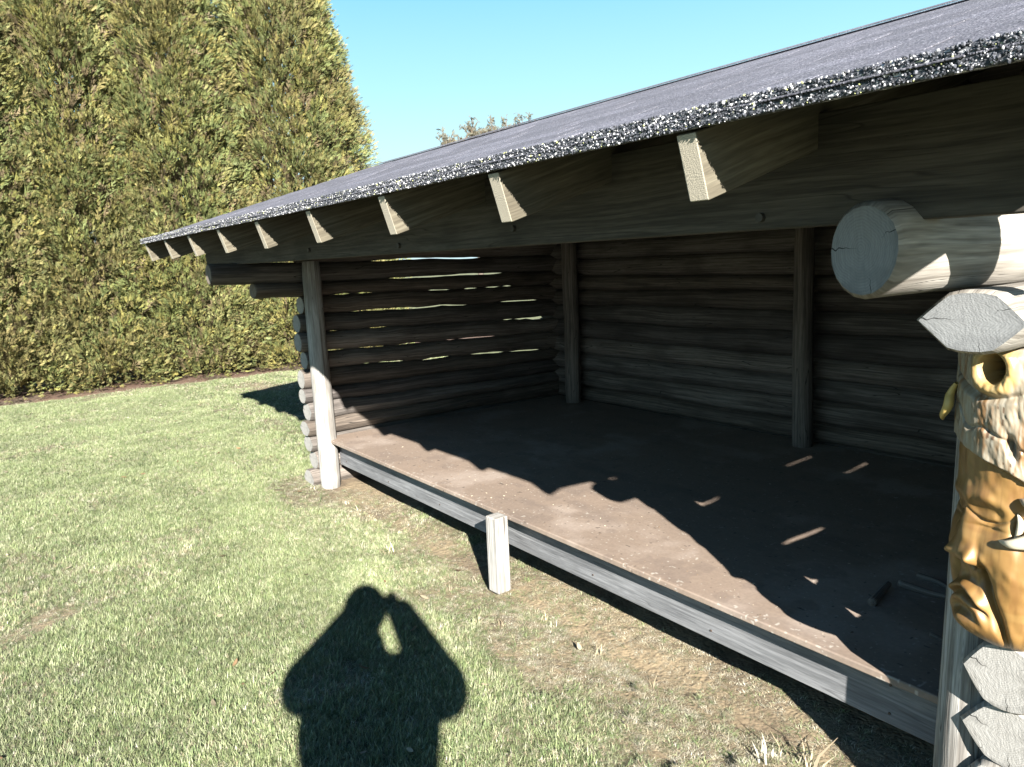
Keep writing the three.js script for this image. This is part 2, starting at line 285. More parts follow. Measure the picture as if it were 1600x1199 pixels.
wall('side_wall', 'near side wall of stacked logs ending beside the carved face', [
  [-.07, -.06], [.10, .09], [.27, .25], [.44, .43], [.612, .61], [.757, .775, [[-.02, -.1, .027]]], [.905, .93, [[-.08, -.5, .029]]], [1.055, 1.16, [[-1.02, -1.45, .026]]],
  [1.20, 1.34, [[.0, -.25, .027], [-.76, -1.26, .028]]], [1.366, 1.40], [1.498, 1.50], [1.672, 1.65], [1.80, 1.79]
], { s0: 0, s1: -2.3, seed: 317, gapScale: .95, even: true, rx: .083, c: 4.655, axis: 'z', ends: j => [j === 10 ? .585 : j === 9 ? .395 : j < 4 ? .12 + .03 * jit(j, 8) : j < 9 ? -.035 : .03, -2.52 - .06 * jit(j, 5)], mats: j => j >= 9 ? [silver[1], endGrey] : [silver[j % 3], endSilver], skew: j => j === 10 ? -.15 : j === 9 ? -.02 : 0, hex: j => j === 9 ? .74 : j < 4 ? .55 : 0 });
wall('back_wall', 'dark back wall of long stacked logs', [
  [-.06, -.06], [.08, .08], [.2, .2], [.325, .34], [.44, .465], [.59, .60], [.735, .75], [.88, .885], [1.03, 1.05], [1.17, 1.19], [1.30, 1.32], [1.42, 1.40], [1.57, 1.56], [1.71, 1.72], [1.86, 1.86], [2.0, 2.0], [2.1, 2.1]
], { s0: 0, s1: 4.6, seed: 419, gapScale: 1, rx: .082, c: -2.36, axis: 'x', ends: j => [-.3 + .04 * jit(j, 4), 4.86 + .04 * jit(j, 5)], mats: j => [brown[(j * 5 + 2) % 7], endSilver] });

// round posts: slightly bowed, tapered
function postGeo(h, r0, r1, seed, bow = .006) {
  const nA = 18, nS = 16, pos = [], uv = [], idx = [];
  for (let i = 0; i <= nS; i++) { const t = i / nS; for (let j = 0; j <= nA; j++) { const th = j / nA * 6.2832, r = lerp(r0, r1, t) * (1 + .05 * (fbm(t * 3 + seed, j / nA * 5, seed, 3, 0, 5) - .5) * 2) * (i === 0 || i === nS ? .95 : 1); pos.push(r * Math.cos(th) + bow * Math.sin(t * 4 + seed), h * t, r * Math.sin(th) + bow * Math.cos(t * 3 + seed)); uv.push(h * t + seed * .3, j / nA * .5 + seed * .17); } }
  for (let i = 0; i < nS; i++) for (let j = 0; j < nA; j++) { const p = i * (nA + 1) + j; idx.push(p, p + nA + 1, p + 1, p + 1, p + nA + 1, p + nA + 2); }
  for (const e of [0, nS]) { const b = pos.length / 3; pos.push(0, h * e / nS, 0); uv.push(0, 0); for (let j = 0; j < nA; j++) { const p = e * (nA + 1) + j; e ? idx.push(b, p + 1, p) : idx.push(b, p, p + 1); } }
  return geom(pos, uv, idx);
}
function post(x, z, y0, y1, r0, r1, seed, m) { const p = mesh('post', postGeo(y1 - y0, r0, r1, seed), m, shelter); p.position.set(x, y0, z); return p; }
post(.045, .01, -.06, 1.64, .075, .064, 3, silver[2]).userData.label = 'round silvery front post at the far corner of the deck';
post(4.53, .02, -.06, 1.64, .072, .062, 5, silver[2]).userData.label = 'round grey front post behind the carved face';
post(.33, -2.17, F - .03, 1.95, .07, .066, 7, brown[1]); post(2.58, -2.17, F - .03, 1.95, .066, .058, 9, brown[1]); post(4.45, -2.17, F - .03, 1.95, .066, .06, 11, brown[0]);

// deck, sill board, short support
{
  const d = new RoundedBoxGeometry(4.62, .026, 2.30, 2, .006), p = d.attributes.position, uv = d.attributes.uv;
  for (let i = 0; i < p.count; i++) uv.setXY(i, (p.getX(i) + 2.31) / 4.7, (1.15 - p.getZ(i) + .013 - p.getY(i)) / 2.4);
  mesh('deck', d, deckM, shelter).position.set(2.29, F - .013, -1.15);
  const s = mesh('sill_board', board(4.44, .182, .036, .004, .3), sillM, shelter); s.position.set(2.28, .210, -.098); s.userData.label = 'grey weathered board under the deck edge';
  for (let k = 0; k < 7; k++) for (const y of [-.05, .045]) { const nl = mesh('nail', new THREE.CylinderGeometry(.0045, .0045, .004, 8), std({ color: rgb(.05, .035, .028), roughness: .8 }), s); nl.rotation.x = Math.PI / 2; nl.position.set(-2.1 + k * .68 + .02 * jit(k, 9), y + .01 * jit(k, 6), .019); }
  const R = rng(909), chip = new THREE.BoxGeometry(1, .18, .45), lit = new THREE.InstancedMesh(chip, std({ roughness: .9 }), 260), M = new THREE.Matrix4(), Q = new THREE.Quaternion(), C = new THREE.Color();
  for (let k = 0; k < 260; k++) { const q = .003 + .009 * R() * R(), w = .6 + .8 * R(); M.compose(new THREE.Vector3(.1 + 4.3 * R(), F + q * .1, -.02 - 2.1 * R() * R()), Q.setFromEuler(new THREE.Euler((R() - .5) * .4, R() * 6.28, (R() - .5) * .4)), new THREE.Vector3(q, q, q)); lit.setMatrixAt(k, M); lit.setColorAt(k, R() < .35 ? C.setRGB(.42 * w, .37 * w, .28 * w) : C.setRGB(.13 * w, .09 * w, .055 * w)); }
  lit.name = 'litter'; lit.userData.kind = 'stuff'; lit.castShadow = lit.receiveShadow = true; shelter.add(lit);
  for (let k = 0; k < 6; k++) { const j = mesh('joist', board(.045, .14, 2.1, .003, k), beamM, shelter); j.position.set(.3 + k * .8, .225, -1.14); }
  const sp = mesh('support_post', board(.085, .40, .082, .008, 1.3), silver[2], shelter); sp.position.set(2.325, .128, .046); sp.rotation.y = .06; sp.userData.label = 'short pale square post holding the middle of the deck edge';
}
// front beam and rafters
{
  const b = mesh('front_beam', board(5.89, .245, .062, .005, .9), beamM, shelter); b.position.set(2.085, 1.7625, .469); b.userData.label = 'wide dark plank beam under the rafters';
  for (const [x, y] of [[4.205, 1.669], [3.2, 1.70], [2.35, 1.675], [1.3, 1.69]]) { const k = mesh('bolt_head', new THREE.CylinderGeometry(.011, .012, .012, 8), std({ color: rgb(.06, .055, .05), metalness: .6, roughness: .6 }), b); k.rotation.x = Math.PI / 2; k.position.set(x - 2.085, y - 1.7625, .036); }
  const n = new THREE.Vector3(0, Math.cos(PITCH), Math.sin(PITCH)), along = new THREE.Vector3(0, Math.sin(PITCH), -Math.cos(PITCH));
  const len = (ZE - .007 - ZRIDGE) / Math.cos(PITCH), hR = .134, wR = .05;
  for (let k = 0; k < 10; k++) {
    const g = board(len, hR, wR, .004, k * .9 + .2);
    const a = g.attributes, cnt = g.index ? g.index.count : a.position.count, side = [], end = [], ia = g.index ? g.index.array : null;
    for (let t = 0; t < cnt; t += 3) { const v = [0, 1, 2].map(q => ia ? ia[t + q] : t + q), e = v.every(q => a.position.getX(q) < -len / 2 + .002 || a.normal.getX(q) < -.7); (e ? end : side).push(...v); if (e) v.forEach(q => a.uv.setXY(q, (a.position.getZ(q) + wR / 2) / wR, (a.position.getY(q) + hR / 2) / hR + k * .13)); }
    g.clearGroups(); g.setIndex([...side, ...end]); g.addGroup(0, side.length, 0); g.addGroup(side.length, end.length, 1);
    const r = mesh('rafter', g, [rafterM, endRafter], shelter);
    // local x runs up the slope
    const m = new THREE.Matrix4().makeBasis(along, n, new THREE.Vector3().crossVectors(along, n)); r.quaternion.setFromRotationMatrix(m);
    const top = new THREE.Vector3(-.9736 + k * .6592 + wR / 2, 1.822, ZE - .007);
    r.position.copy(top).addScaledVector(along, len / 2).addScaledVector(n, -hR / 2);
  }
  for (let k = 0; k < 10; k++) { // back rafters
    const r = mesh('rafter', board(2.05, .134, .05, .004, k * 1.3), beamM, shelter), y0 = 1.822 + (ZE - .007 - ZRIDGE) * SLOPE;
    const al = new THREE.Vector3(0, -Math.sin(PITCH), -Math.cos(PITCH)), nn = new THREE.Vector3(0, Math.cos(PITCH), -Math.sin(PITCH));
    r.quaternion.setFromRotationMatrix(new THREE.Matrix4().makeBasis(al, nn, new THREE.Vector3().crossVectors(al, nn)));
    r.position.set(-.9736 + k * .6592 + .025, y0, ZRIDGE - .002).addScaledVector(al, 1.025).addScaledVector(nn, -.067);
  }
}
// roof
{
  const roof = part('roof', shelter); roof.userData.label = 'low pitched roof of dark blue grey granule shingles';
  const mk = (z0, y0, dirZ) => { const g = part('roof_slope', roof); return g; };
  const L = XR - XL, run = (ZE - ZRIDGE) / Math.cos(PITCH), eaveY = 1.8245;
  const basis = s => new THREE.Matrix4().makeBasis(new THREE.Vector3(1, 0, 0), new THREE.Vector3(0, Math.cos(PITCH), s * Math.sin(PITCH)), new THREE.Vector3(1, 0, 0).cross(new THREE.Vector3(0, Math.cos(PITCH), s * Math.sin(PITCH))));
  const qF = new THREE.Quaternion().setFromRotationMatrix(basis(1)), qB = new THREE.Quaternion().setFromRotationMatrix(basis(-1));
  const upF = new THREE.Vector3(0, Math.sin(PITCH), -Math.cos(PITCH)), nF = new THREE.Vector3(0, Math.cos(PITCH), Math.sin(PITCH));
  const eave = new THREE.Vector3(0, eaveY, ZE), at = (x, s, h) => eave.clone().addScaledVector(upF, s).addScaledVector(nF, h).setX(x);
  const place = (m, q, v) => { m.quaternion.copy(q); m.position.copy(v); return m; };
  place(mesh('sheathing', board(L - .02, .018, run, .002, 2), beamM, roof), qF, at((XL + XR) / 2, run / 2 + .008, .009));
  const ridgeTop = at(0, run, .0), upB = new THREE.Vector3(0, -Math.sin(PITCH), -Math.cos(PITCH)), nB = new THREE.Vector3(0, Math.cos(PITCH), -Math.sin(PITCH));
  place(mesh('sheathing', board(L - .02, .018, 2.05, .002, 5), beamM, roof), qB, ridgeTop.clone().addScaledVector(upB, 1.028).addScaledVector(nB, .009).setX((XL + XR) / 2));
  { const g = new THREE.BoxGeometry(L, .012, 2.05), p = g.attributes.position, uv = g.attributes.uv; for (let i = 0; i < p.count; i++) uv.setXY(i, p.getX(i), p.getZ(i)); place(mesh('roofing_sheet', g, shingleMs[1], roof), qB, ridgeTop.clone().addScaledVector(upB, 1.03).addScaledVector(nB, .025).setX((XL + XR) / 2)); }
  // shingle tabs, course over course
  const tab = .336, expo = .152, variants = [0, 1, 2].map(k => { const g = new RoundedBoxGeometry(tab - .006, .003, expo + .05, 1, .001), p = g.attributes.position, uv = g.attributes.uv; for (let i = 0; i < p.count; i++) uv.setXY(i, p.getX(i) + k * .31, p.getZ(i) + k * .17); return g; });
  const R = rng(9), courses = Math.floor(run / expo);
  const tilt = new THREE.Quaternion().setFromAxisAngle(new THREE.Vector3(1, 0, 0), .024);
  for (let c = 0; c < courses; c++) for (let x = XL + (c % 2 ? .0 : -tab / 2); x < XR - .05; x += tab) {
    const x0 = Math.max(XL, x), x1 = Math.min(XR, x + tab); if (x1 - x0 < .06) continue;
    const m = mesh('shingle', variants[Math.floor(R() * 3)], shingleMs[Math.floor(R() * 4)], roof);
    place(m, qF.clone().multiply(tilt), at((x0 + x1) / 2, c * expo + (expo + .05) / 2 - .004 + (R() - .5) * .006, .026 + (R() - .5) * .002)); m.scale.x = (x1 - x0) / tab;
  }
  // ridge caps
  for (let x = XL + .15; x < XR; x += .31) for (const s of [1, -1]) {
    const g = variants[Math.floor(R() * 3)], m = mesh('ridge_cap', g, shingleMs[Math.floor(R() * 4)], roof), q = s > 0 ? qF : qB, u = s > 0 ? upF.clone().negate() : upB.clone(), nn = s > 0 ? nF : nB;
    place(m, q, ridgeTop.clone().addScaledVector(u, .085).addScaledVector(nn, .04).setX(x)); m.scale.z = .8; m.scale.x = .97;
  }
  // rolled granule edge along the eave and the granules standing proud of it
  const edgeT = tex(1024, 128, (u, v) => { const g = vn(u * 900, v * 26, 5), h = vn(u * 420, v * 14, 15); let c = [.018, .021, .027]; if (g > .62) c = mix3(c, [.128, .136, .152], .8); if (h > .8) c = [.400, .400, .416]; if (vn(u * 300, v * 9, 25) > .93) c = [.320, .336, .200]; return c; });
  const eg = new RoundedBoxGeometry(L + .01, .036, .016, 2, .005); { const p = eg.attributes.position, uv = eg.attributes.uv; for (let i = 0; i < p.count; i++) uv.setXY(i, (p.getX(i) + L / 2) / L * 2, (p.getY(i) + p.getZ(i) + .03) / .06); }
  const edge = mesh('eave_edge', eg, std({ map: edgeT, roughness: .75 }), roof); edge.position.set((XL + XR) / 2, eaveY + .020, ZE - .002); edge.userData.label = 'rough edge of the roofing speckled with pale granules';
  const chip = new THREE.IcosahedronGeometry(1, 0), N = 24000, im = new THREE.InstancedMesh(chip, std({ roughness: .6 }), N), M = new THREE.Matrix4(), Q = new THREE.Quaternion(), E = new THREE.Euler(), C = new THREE.Color();
  for (let k = 0; k < N; k++) {
    const x = (R() - .5) * (L - .01), top = R() < .42, y = top ? .018 + .002 * R() : (R() - .5) * .036, z = top ? -.02 + R() * .03 : .008 + R() * .003, s = .0010 + .0021 * R() * R() * (R() < .1 ? 1.6 : 1);
    M.compose(new THREE.Vector3(x, y, z), Q.setFromEuler(E.set(R() * 6, R() * 6, R() * 6)), new THREE.Vector3(s * 1.3, s, s)); im.setMatrixAt(k, M);
    const t = R(); const c = t < .6 ? [.022, .025, .033] : t < .82 ? [.085, .09, .11] : t < .98 ? [.42, .42, .44] : [.30, .32, .14]; im.setColorAt(k, C.setRGB(...c));
  }
  im.name = 'granules'; im.userData.kind = 'stuff'; im.castShadow = im.receiveShadow = true; edge.add(im);
}
// unseen gable boards above the logs, added to keep the interior dark
for (const x of [-.10, 4.655]) {
  const roofY = z => z > ZRIDGE ? 1.80 + (ZE - z) * SLOPE : 1.80 + (ZE - ZRIDGE) * SLOPE - (ZRIDGE - z) * SLOPE;
  const ys = [1.775, 1.93, 2.08, 2.23, 2.40];
  for (let k = 0; k < 4; k++) {
    const y0 = ys[k] + .003, y1 = ys[k + 1] - .003, zAt = (y, s) => s > 0 ? ZE - (y - 1.80) / SLOPE : 2 * ZRIDGE - (ZE - (y - 1.80) / SLOPE);
    const f0 = Math.min(.25, zAt(y0, 1)), f1 = Math.min(.25, zAt(y1, 1)), b0 = Math.max(-2.45, zAt(y0, -1)), b1 = Math.max(-2.45, zAt(y1, -1));
    const sh = new THREE.Shape([[f0, y0], [f1, y1], [b1, y1], [b0, y0]].map(q => new THREE.Vector2(-q[0], q[1])));
    const g = new THREE.ExtrudeGeometry(sh, { depth: .024, bevelEnabled: false }); const m = mesh('added_gable_board', g, beamM, shelter); m.rotation.y = Math.PI / 2; m.position.set(x - .012 + (k % 2) * .004, 0, 0);
  }
}

// ------------------------------------------------------------------ carved face at the near corner
{
  const car = thing('carved_face', 'varnished carved wooden face with bark hair mounted at the shelter corner', 'carving', [4.642, .64, .07]);
  const FA = -33 * Math.PI / 180; // facing, from +z towards -x
  const nA = 220, nY = 260, H0 = -.02, H1 = .712, pos = [], col = [], uv = [], idx = [];
  const G = (d, s) => Math.exp(-d * d / (2 * s * s)), D = 180 / Math.PI;
  const feat = (ph, yW) => { // ph degrees from the facing direction, y world height; returns [radius, hair, groove]
    const ap = Math.abs(ph); let y = yW + .019, r = .132 - .012 * G(ap, 18) * 0, hair = 0;
    r *= 1 - .55 * Math.pow(clamp((.70 - y) / .075), 2.2); // rounding under the chin
    r += .006 * sstep(.76, .95, y);
    const hl = 1.136 - .00085 * (ph + 35) - .00002 * Math.max(0, ph - 30) ** 2; hair = sstep(hl - .004, hl + .004, yW);
    const f = 1 - hair;
    r -= f * .026 * G(ap - 23, 13) * G(y - .972, .026);                       // socket
    const lidY = .970 - .004 * Math.pow((ap - 22) / 15, 2); r += f * .017 * G(ap - 22, 10) * G(y - lidY, .015);
    r -= f * .010 * G(ap - 24, 13) * G(y - (.957 + .00012 * (ap - 24) ** 2 * .4), .0032); // closed lid line
    r -= f * .004 * G(ap - 24, 11) * G(y - .944, .003);
    r += f * .013 * G(ap - 22, 16) * G(y - (1.012 - .0006 * Math.max(0, ap - 18)), .015);  // brow
    const nt = clamp((1.005 - y) / .14), np = lerp(.007, .025, nt * nt * .6 + nt * .4) * sstep(.836, .856, y) * sstep(1.06, 1.0, y);
    r += f * np * G(ap, 6 + 6 * nt);
    r += f * .022 * G(ap - 14, 5.5) * G(y - .858, .016);                      // nostril wing
    r -= f * .028 * G(ap - 10, 4) * G(y - .842, .0075);                       // nostril
    r -= f * .012 * G(ap, 24) * G(y - .812, .020);                            // hollow above the lip
    const ly = .768 - .038 * Math.pow(ap / 26, 1.5), m = sstep(31, 20, ap);
    r += f * .022 * m * G(y - (ly + .014), .010) * .7; r += f * .020 * m * G(y - (ly - .018), .011) * .7; r -= f * .014 * m * G(y - ly, .0045);
    r += f * .016 * G(ap, 15) * G(y - .690, .022); r -= f * .010 * G(ap, 20) * G(y - .722, .010);
    const gx = (ap - 17) / 27, gy = .856 - .165 * gx; r -= f * .024 * G(y - gy, .022) * sstep(-.15, .12, gx) * sstep(1.35, .9, gx); // fold from nose to jaw
    r += f * .020 * G(ap - 50, 17) * G(y - .84, .065);                        // cheek
    r -= f * .012 * G(ap - 52, 5) * G(y - (.955 - .0022 * (ap - 52)), .05);  // temple crease
    y = yW;
    if (hair > 0) {
      r += hair * (.012 + .007 * (fbm(ph * .16 + y * 9, y * 22, 61, 5) - .5) + .003 * (vn(ph * .5 + 30 + y * 22, y * 60, 63) - .5));
      const band = hl + .045; r -= hair * .006 * G(y - band - .05 * vn(ph * .06, 3, 5), .0035);
      r -= hair * .03 * G(ph - 42, 3) * G(y - (1.128 - .004 * (ph - 42)), .014); r -= hair * .03 * G(ph - 56, 3) * G(y - (1.085 - .004 * (ph - 56)), .014);
      const hx = (ph - 24) / 11, hy = (y - 1.306) / .036, hd = Math.hypot(hx, hy);
      r += .016 * G(hd - 1.35, .32) * sstep(1.20, 1.23, y); r -= .085 * sstep(1.0, .72, hd);
      r -= .014 * G(y - (1.238 + .00002 * (ph - 24) ** 2), .006);           // cord under the ring
    }
    r *= 1 - .12 * sstep(1.335, 1.352, y); r += .0016 * f * (vn(ph * .16 + y * 8, y * 46, 87) - .5) * 2; // gouge marks
    return [r, hair];
  };
  for (let j = 0; j <= nY; j++) {
    const y = .64 + lerp(H0, H1, j / nY);
    for (let i = 0; i <= nA; i++) {
      const ph = -125 + 250 * i / nA, [r, hair] = feat(ph, y), a = ph / D - (-FA) ; // world angle from +z towards +x
      pos.push(r * Math.sin(a), y - .64, r * Math.cos(a)); uv.push(ph / D * .14, y);
      const st = fbm(ph * .22 + 50, y * 14, 71, 4), kn = vn(ph * .9, y * 30, 73), hx = (ph - 24) / 11, hd = Math.hypot(hx, (y - 1.306) / .036);
      let c = mix3([.190, .106, .032], [.155, .080, .024], sstep(.35, .75, st)); c = mix3(c, [.225, .135, .045], .6 * sstep(.55, .8, vn(ph * .06 + 9, y * 40, 75))); c = mix3(c, [.115, .058, .02], .3 * sstep(.6, .85, vn(ph * .55 + 4 * vn(y * 7, 2, 81), y * 3.2, 82)));
      let h = mix3([.207, .176, .130], [.156, .088, .039], sstep(.45, .7, st)); h = mix3(h, [.290, .280, .238], .55 * sstep(.5, .85, kn)); if (vn(ph * .5, y * 55, 79) < .1) h = [.083, .047, .026];
      const ring = hair * sstep(2.1, 1.6, hd); h = mix3(h, mix3([.285, .171, .052], [.321, .259, .135], kn), ring); if (hd < .8) h = [.047, .036, .029];
      col.push(...mix3(c, h, hair));
    }
  }
  const P = nA + 1; for (let j = 0; j < nY; j++) for (let i = 0; i < nA; i++) { const p = j * P + i; idx.push(p, p + 1, p + P, p + 1, p + P + 1, p + P); }
  // flat back and closed top and bottom
  for (const j of [0, nY]) { const b = pos.length / 3, ctr = [0, j ? H1 : H0, 0]; pos.push(...ctr); uv.push(0, 0); col.push(.4, .3, .2); for (let i = 0; i < nA; i++) { const p = j * P + i; j ? idx.push(b, p, p + 1) : idx.push(b, p + 1, p); } }
  for (let j = 0; j < nY; j++) { const p = j * P, q = j * P + nA; idx.push(p, p + P, q, q, p + P, q + P); }
  const body = mesh('face_log', geom(pos, uv, idx, col), new THREE.MeshPhysicalMaterial({ vertexColors: true, roughness: .5, clearcoat: .2, clearcoatRoughness: .35, bumpMap: grey(256, 256, (u, v) => .5 * vn(u * 90, v * 18, 3, 90, 18) + .5 * vn(u * 30, v * 60, 4, 30, 60)), bumpScale: .0015 }), car);
  const on = (ph, y, out) => { const r = feat(ph, y)[0] + out, a = ph / D + FA; return new THREE.Vector3(r * Math.sin(a), y - .64, r * Math.cos(a)); };
  const curve = (pts, rad, name, m) => { // tapered, pointed curl
    const c = new THREE.CatmullRomCurve3(pts), n = 22, k = 8, pp = [], ii = [], fr = c.computeFrenetFrames(n, false);
    for (let i = 0; i <= n; i++) { const t = i / n, p = c.getPoint(t), r = rad(t); for (let j = 0; j < k; j++) { const th = j / k * 6.2832; const v = p.clone().addScaledVector(fr.normals[i], r * Math.cos(th)).addScaledVector(fr.binormals[i], r * .7 * Math.sin(th)); pp.push(v.x, v.y, v.z); } }
    for (let i = 0; i < n; i++) for (let j = 0; j < k; j++) { const a = i * k + j, b = i * k + (j + 1) % k; ii.push(a, b, a + k, b, b + k, a + k); }
    return mesh(name, geom(pp, null, ii), m, car);
  };
  const honey = new THREE.MeshPhysicalMaterial({ color: rgb(.43, .31, .10), roughness: .5, clearcoat: .3, clearcoatRoughness: .3 });
  curve([on(-22, 1.255, .004), on(-27, 1.225, .012), on(-24, 1.198, .018), on(-30, 1.172, .026), on(-42, 1.150, .03)], t => .015 * Math.sin(Math.PI * clamp(.12 + .86 * t)) + .0008, 'curl', honey);
  const pale = std({ color: rgb(.44, .40, .31), roughness: .6 });
  curve([on(36, .908, .006), on(44, .908, .016), on(56, .918, .026), on(72, .935, .03), on(92, .955, .012)], t => .001 + .03 * Math.pow(t, .9) * sstep(1.02, .7, t), 'pointed_ear', pale);
  curve([on(50, 1.012, .004), on(58, 1.006, .014), on(70, 1.0, .016), on(84, .99, .006)], t => .002 + .02 * Math.sin(Math.PI * t), 'hair_lock', std({ color: rgb(.30, .24, .18) }));
  curve([on(49, .975, .002), on(52, .955, .010), on(51, .932, .008), on(48, .915, .002)], t => .002 + .009 * Math.sin(Math.PI * t), 'hair_lock', pale);
}

// a few sticks left lying on the deck inside
[[4.03, -.385, 4.00, -.565, .016, 'weathered stick on the shaded deck, nearest to the sunlit strip'], [4.02, -.60, 4.20, -.63, .014, 'weathered stick lying across the shaded deck behind the first stick'], [4.02, -.74, 4.16, -.70, .011, 'thin stick farthest back of those lying on the shaded deck'], [4.27, -.31, 4.34, -.33, .009, 'short thin stick on the deck close to the grey corner post']].forEach(([x0, z0, x1, z1, r, label], k) => {
  const l = Math.hypot(x1 - x0, z1 - z0), o = mesh(numbered('stick'), postGeo(l, r, r * .7, 21 + k * 3, .004), brown[4], scene);
  o.position.set(x0, F + r, z0); o.quaternion.setFromUnitVectors(new THREE.Vector3(0, 1, 0), new THREE.Vector3((x1 - x0) / l, 0, (z1 - z0) / l)); tag(o, label, 'stick', 'sticks on the deck');
});

// ------------------------------------------------------------------ evergreen hedge trees
function frondGeo(seed) { // flat scale-leaf spray: a stem with short side fingers
  const R = rng(seed), pos = [], idx = [];
  const tri = (a, b, c) => { const k = pos.length / 3; pos.push(...a, ...b, ...c); idx.push(k, k + 1, k + 2); };
  const finger = (o, d, l, w, lift) => { const n = [-d[1], d[0]]; tri([o[0] - n[0] * w, o[1] - n[1] * w, lift], [o[0] + n[0] * w, o[1] + n[1] * w, lift], [o[0] + d[0] * l, o[1] + d[1] * l, lift + (R() - .5) * .35 * l]); };
  finger([0, 0], [0, 1], 1, .085, 0);
  for (let k = 0; k < 4; k++) for (const s of [-1, 1]) { const y = .12 + k * .2 + R() * .08, a = (.55 + R() * .45) * s, l = (.62 - k * .11) * (.75 + R() * .5); finger([0, y], [Math.sin(a), Math.cos(a)], l, .07, (R() - .5) * .12); }
  return geom(pos, null, idx);
}
const fronds = [frondGeo(3), frondGeo(8)], leafM = new THREE.MeshPhysicalMaterial({ roughness: .75, side: THREE.DoubleSide, transmission: 0 });
function evergreen(x, z, h, r, seed, label) {
  const t = thing('evergreen_tree', label, 'tree', [x, -.02, z], 'row of dense evergreens behind the shelter');
  const R = rng(seed), trunk = new THREE.CylinderGeometry(.02, .12, h * .94, 9, 8); trunk.translate(0, h * .47, 0); mesh('trunk', trunk, std({ color: rgb(.07, .05, .038) }), t);
  const prof = u => r * (u < .1 ? .93 + .7 * u : 1.0 * Math.pow(Math.max(0, 1 - (u - .1) / .93), .62)); // u: height 0..1
  const crown = part('crown', t);
  const lots = [[], []], up = new THREE.Vector3(0, 1, 0), lobes = Math.round(760 * (h / 7) * (r / 1.5));
  const tints = [[.140, .138, .038], [.106, .122, .036], [.176, .156, .046], [.088, .106, .034], [.150, .128, .048], [.122, .143, .050], [.165, .163, .060]];
  for (let c = 0; c < lobes; c++) { // each lobe: a billow of sprays growing up and outwards, dark clefts between
    const u = Math.pow((c + R()) / lobes, 1.18) * .97 + .012, a = R() < .75 ? (R() - .5) * 4.1 : R() * 6.2832, sz = (.13 + .17 * R()) * (1 - .45 * u), rad = prof(u) * (.76 + .26 * Math.pow(R(), .7)) - sz * .35;
    const ctr = new THREE.Vector3(Math.cos(a) * rad, u * h, Math.sin(a) * rad), out = new THREE.Vector3(Math.cos(a), .55 + .3 * R(), Math.sin(a)).normalize(), brownish = sstep(.58, .72, fbm(Math.cos(a) * 2 + 20, u * 9 + Math.sin(a) * 2, seed + 5, 3)), tint = mix3(tints[Math.floor(R() * 7)], [.135, .105, .046], brownish * .4), br = .82 + .36 * R(), n = Math.round(70 + 420 * sz);
    for (let k = 0; k < n; k++) {
      const v = new THREE.Vector3(R() * 2 - 1, R() * 2 - 1, R() * 2 - 1); if (v.lengthSq() > 1 || v.lengthSq() < .05) { k -= .6; continue; } v.normalize(); if (v.dot(out) < -.3) { k -= .6; continue; }
      const rr = sz * (.62 + .45 * R()) * (R() < .1 ? 1.2 + .5 * R() : 1), p = ctr.clone().addScaledVector(v, rr); p.y += .35 * sz * v.dot(out); if (p.y < .02) p.y = .02 + R() * .12;
      const dir = v.clone().multiplyScalar(.8).add(out).add(new THREE.Vector3(R() - .5, R() - .3, R() - .5).multiplyScalar(1.0)).normalize();
      const q = new THREE.Quaternion().setFromUnitVectors(up, dir).multiply(new THREE.Quaternion().setFromAxisAngle(up, R() * 6.2832)), s = .032 + .075 * R() * R() + .02 * R(), w = br * (.72 + .56 * R()), mixc = R() < .25 ? tints[Math.floor(R() * 7)] : tint;
      lots[R() < .5 ? 0 : 1].push([p, q, s, mixc.map(e => e * w)]);
    }
  }
  for (let k = 0; k < 13000; k++) { // older, wider sprays and twigs inside the crown
    const u = .015 + .95 * Math.pow(R(), 1.15), a = R() * 6.2832, q0 = prof(u) * (.35 + .45 * R()), dir = new THREE.Vector3(Math.cos(a) + R() - .5, .5 + R() * .9, Math.sin(a) + R() - .5).normalize();
    const q = new THREE.Quaternion().setFromUnitVectors(up, dir).multiply(new THREE.Quaternion().setFromAxisAngle(up, R() * 6.2832)), w = .75 + .5 * R();
    lots[R() < .5 ? 0 : 1].push([new THREE.Vector3(Math.cos(a) * q0, u * h, Math.sin(a) * q0), q, .15 + .15 * R(), (R() < .4 ? [.13, .10, .055] : tints[Math.floor(R() * 7)]).map(e => e * w)]);
  }
  const M = new THREE.Matrix4(), C = new THREE.Color();
  lots.forEach((lot, i) => { const im = new THREE.InstancedMesh(fronds[i], leafM, lot.length); im.name = 'foliage'; im.userData.kind = 'stuff'; im.castShadow = im.receiveShadow = true; lot.forEach(([p, q, s, c], k) => { im.setMatrixAt(k, M.compose(p, q, new THREE.Vector3(s * .8, s * 1.15, s))); im.setColorAt(k, C.setRGB(...c)); }); crown.add(im); });
}
evergreen(-8.05, -2.85, 7.5, 2.0, 501, 'tapering evergreen at the right end of the row with its edge against the sky');
evergreen(-7.9, -.95, 8.0, 1.55, 502, 'second evergreen from the right end of the row');
evergreen(-8.0, .45, 7.7, 1.5, 503, 'third evergreen from the right end of the row');
evergreen(-7.95, 1.85, 8.2, 1.55, 504, 'evergreen at the left edge of the photo');

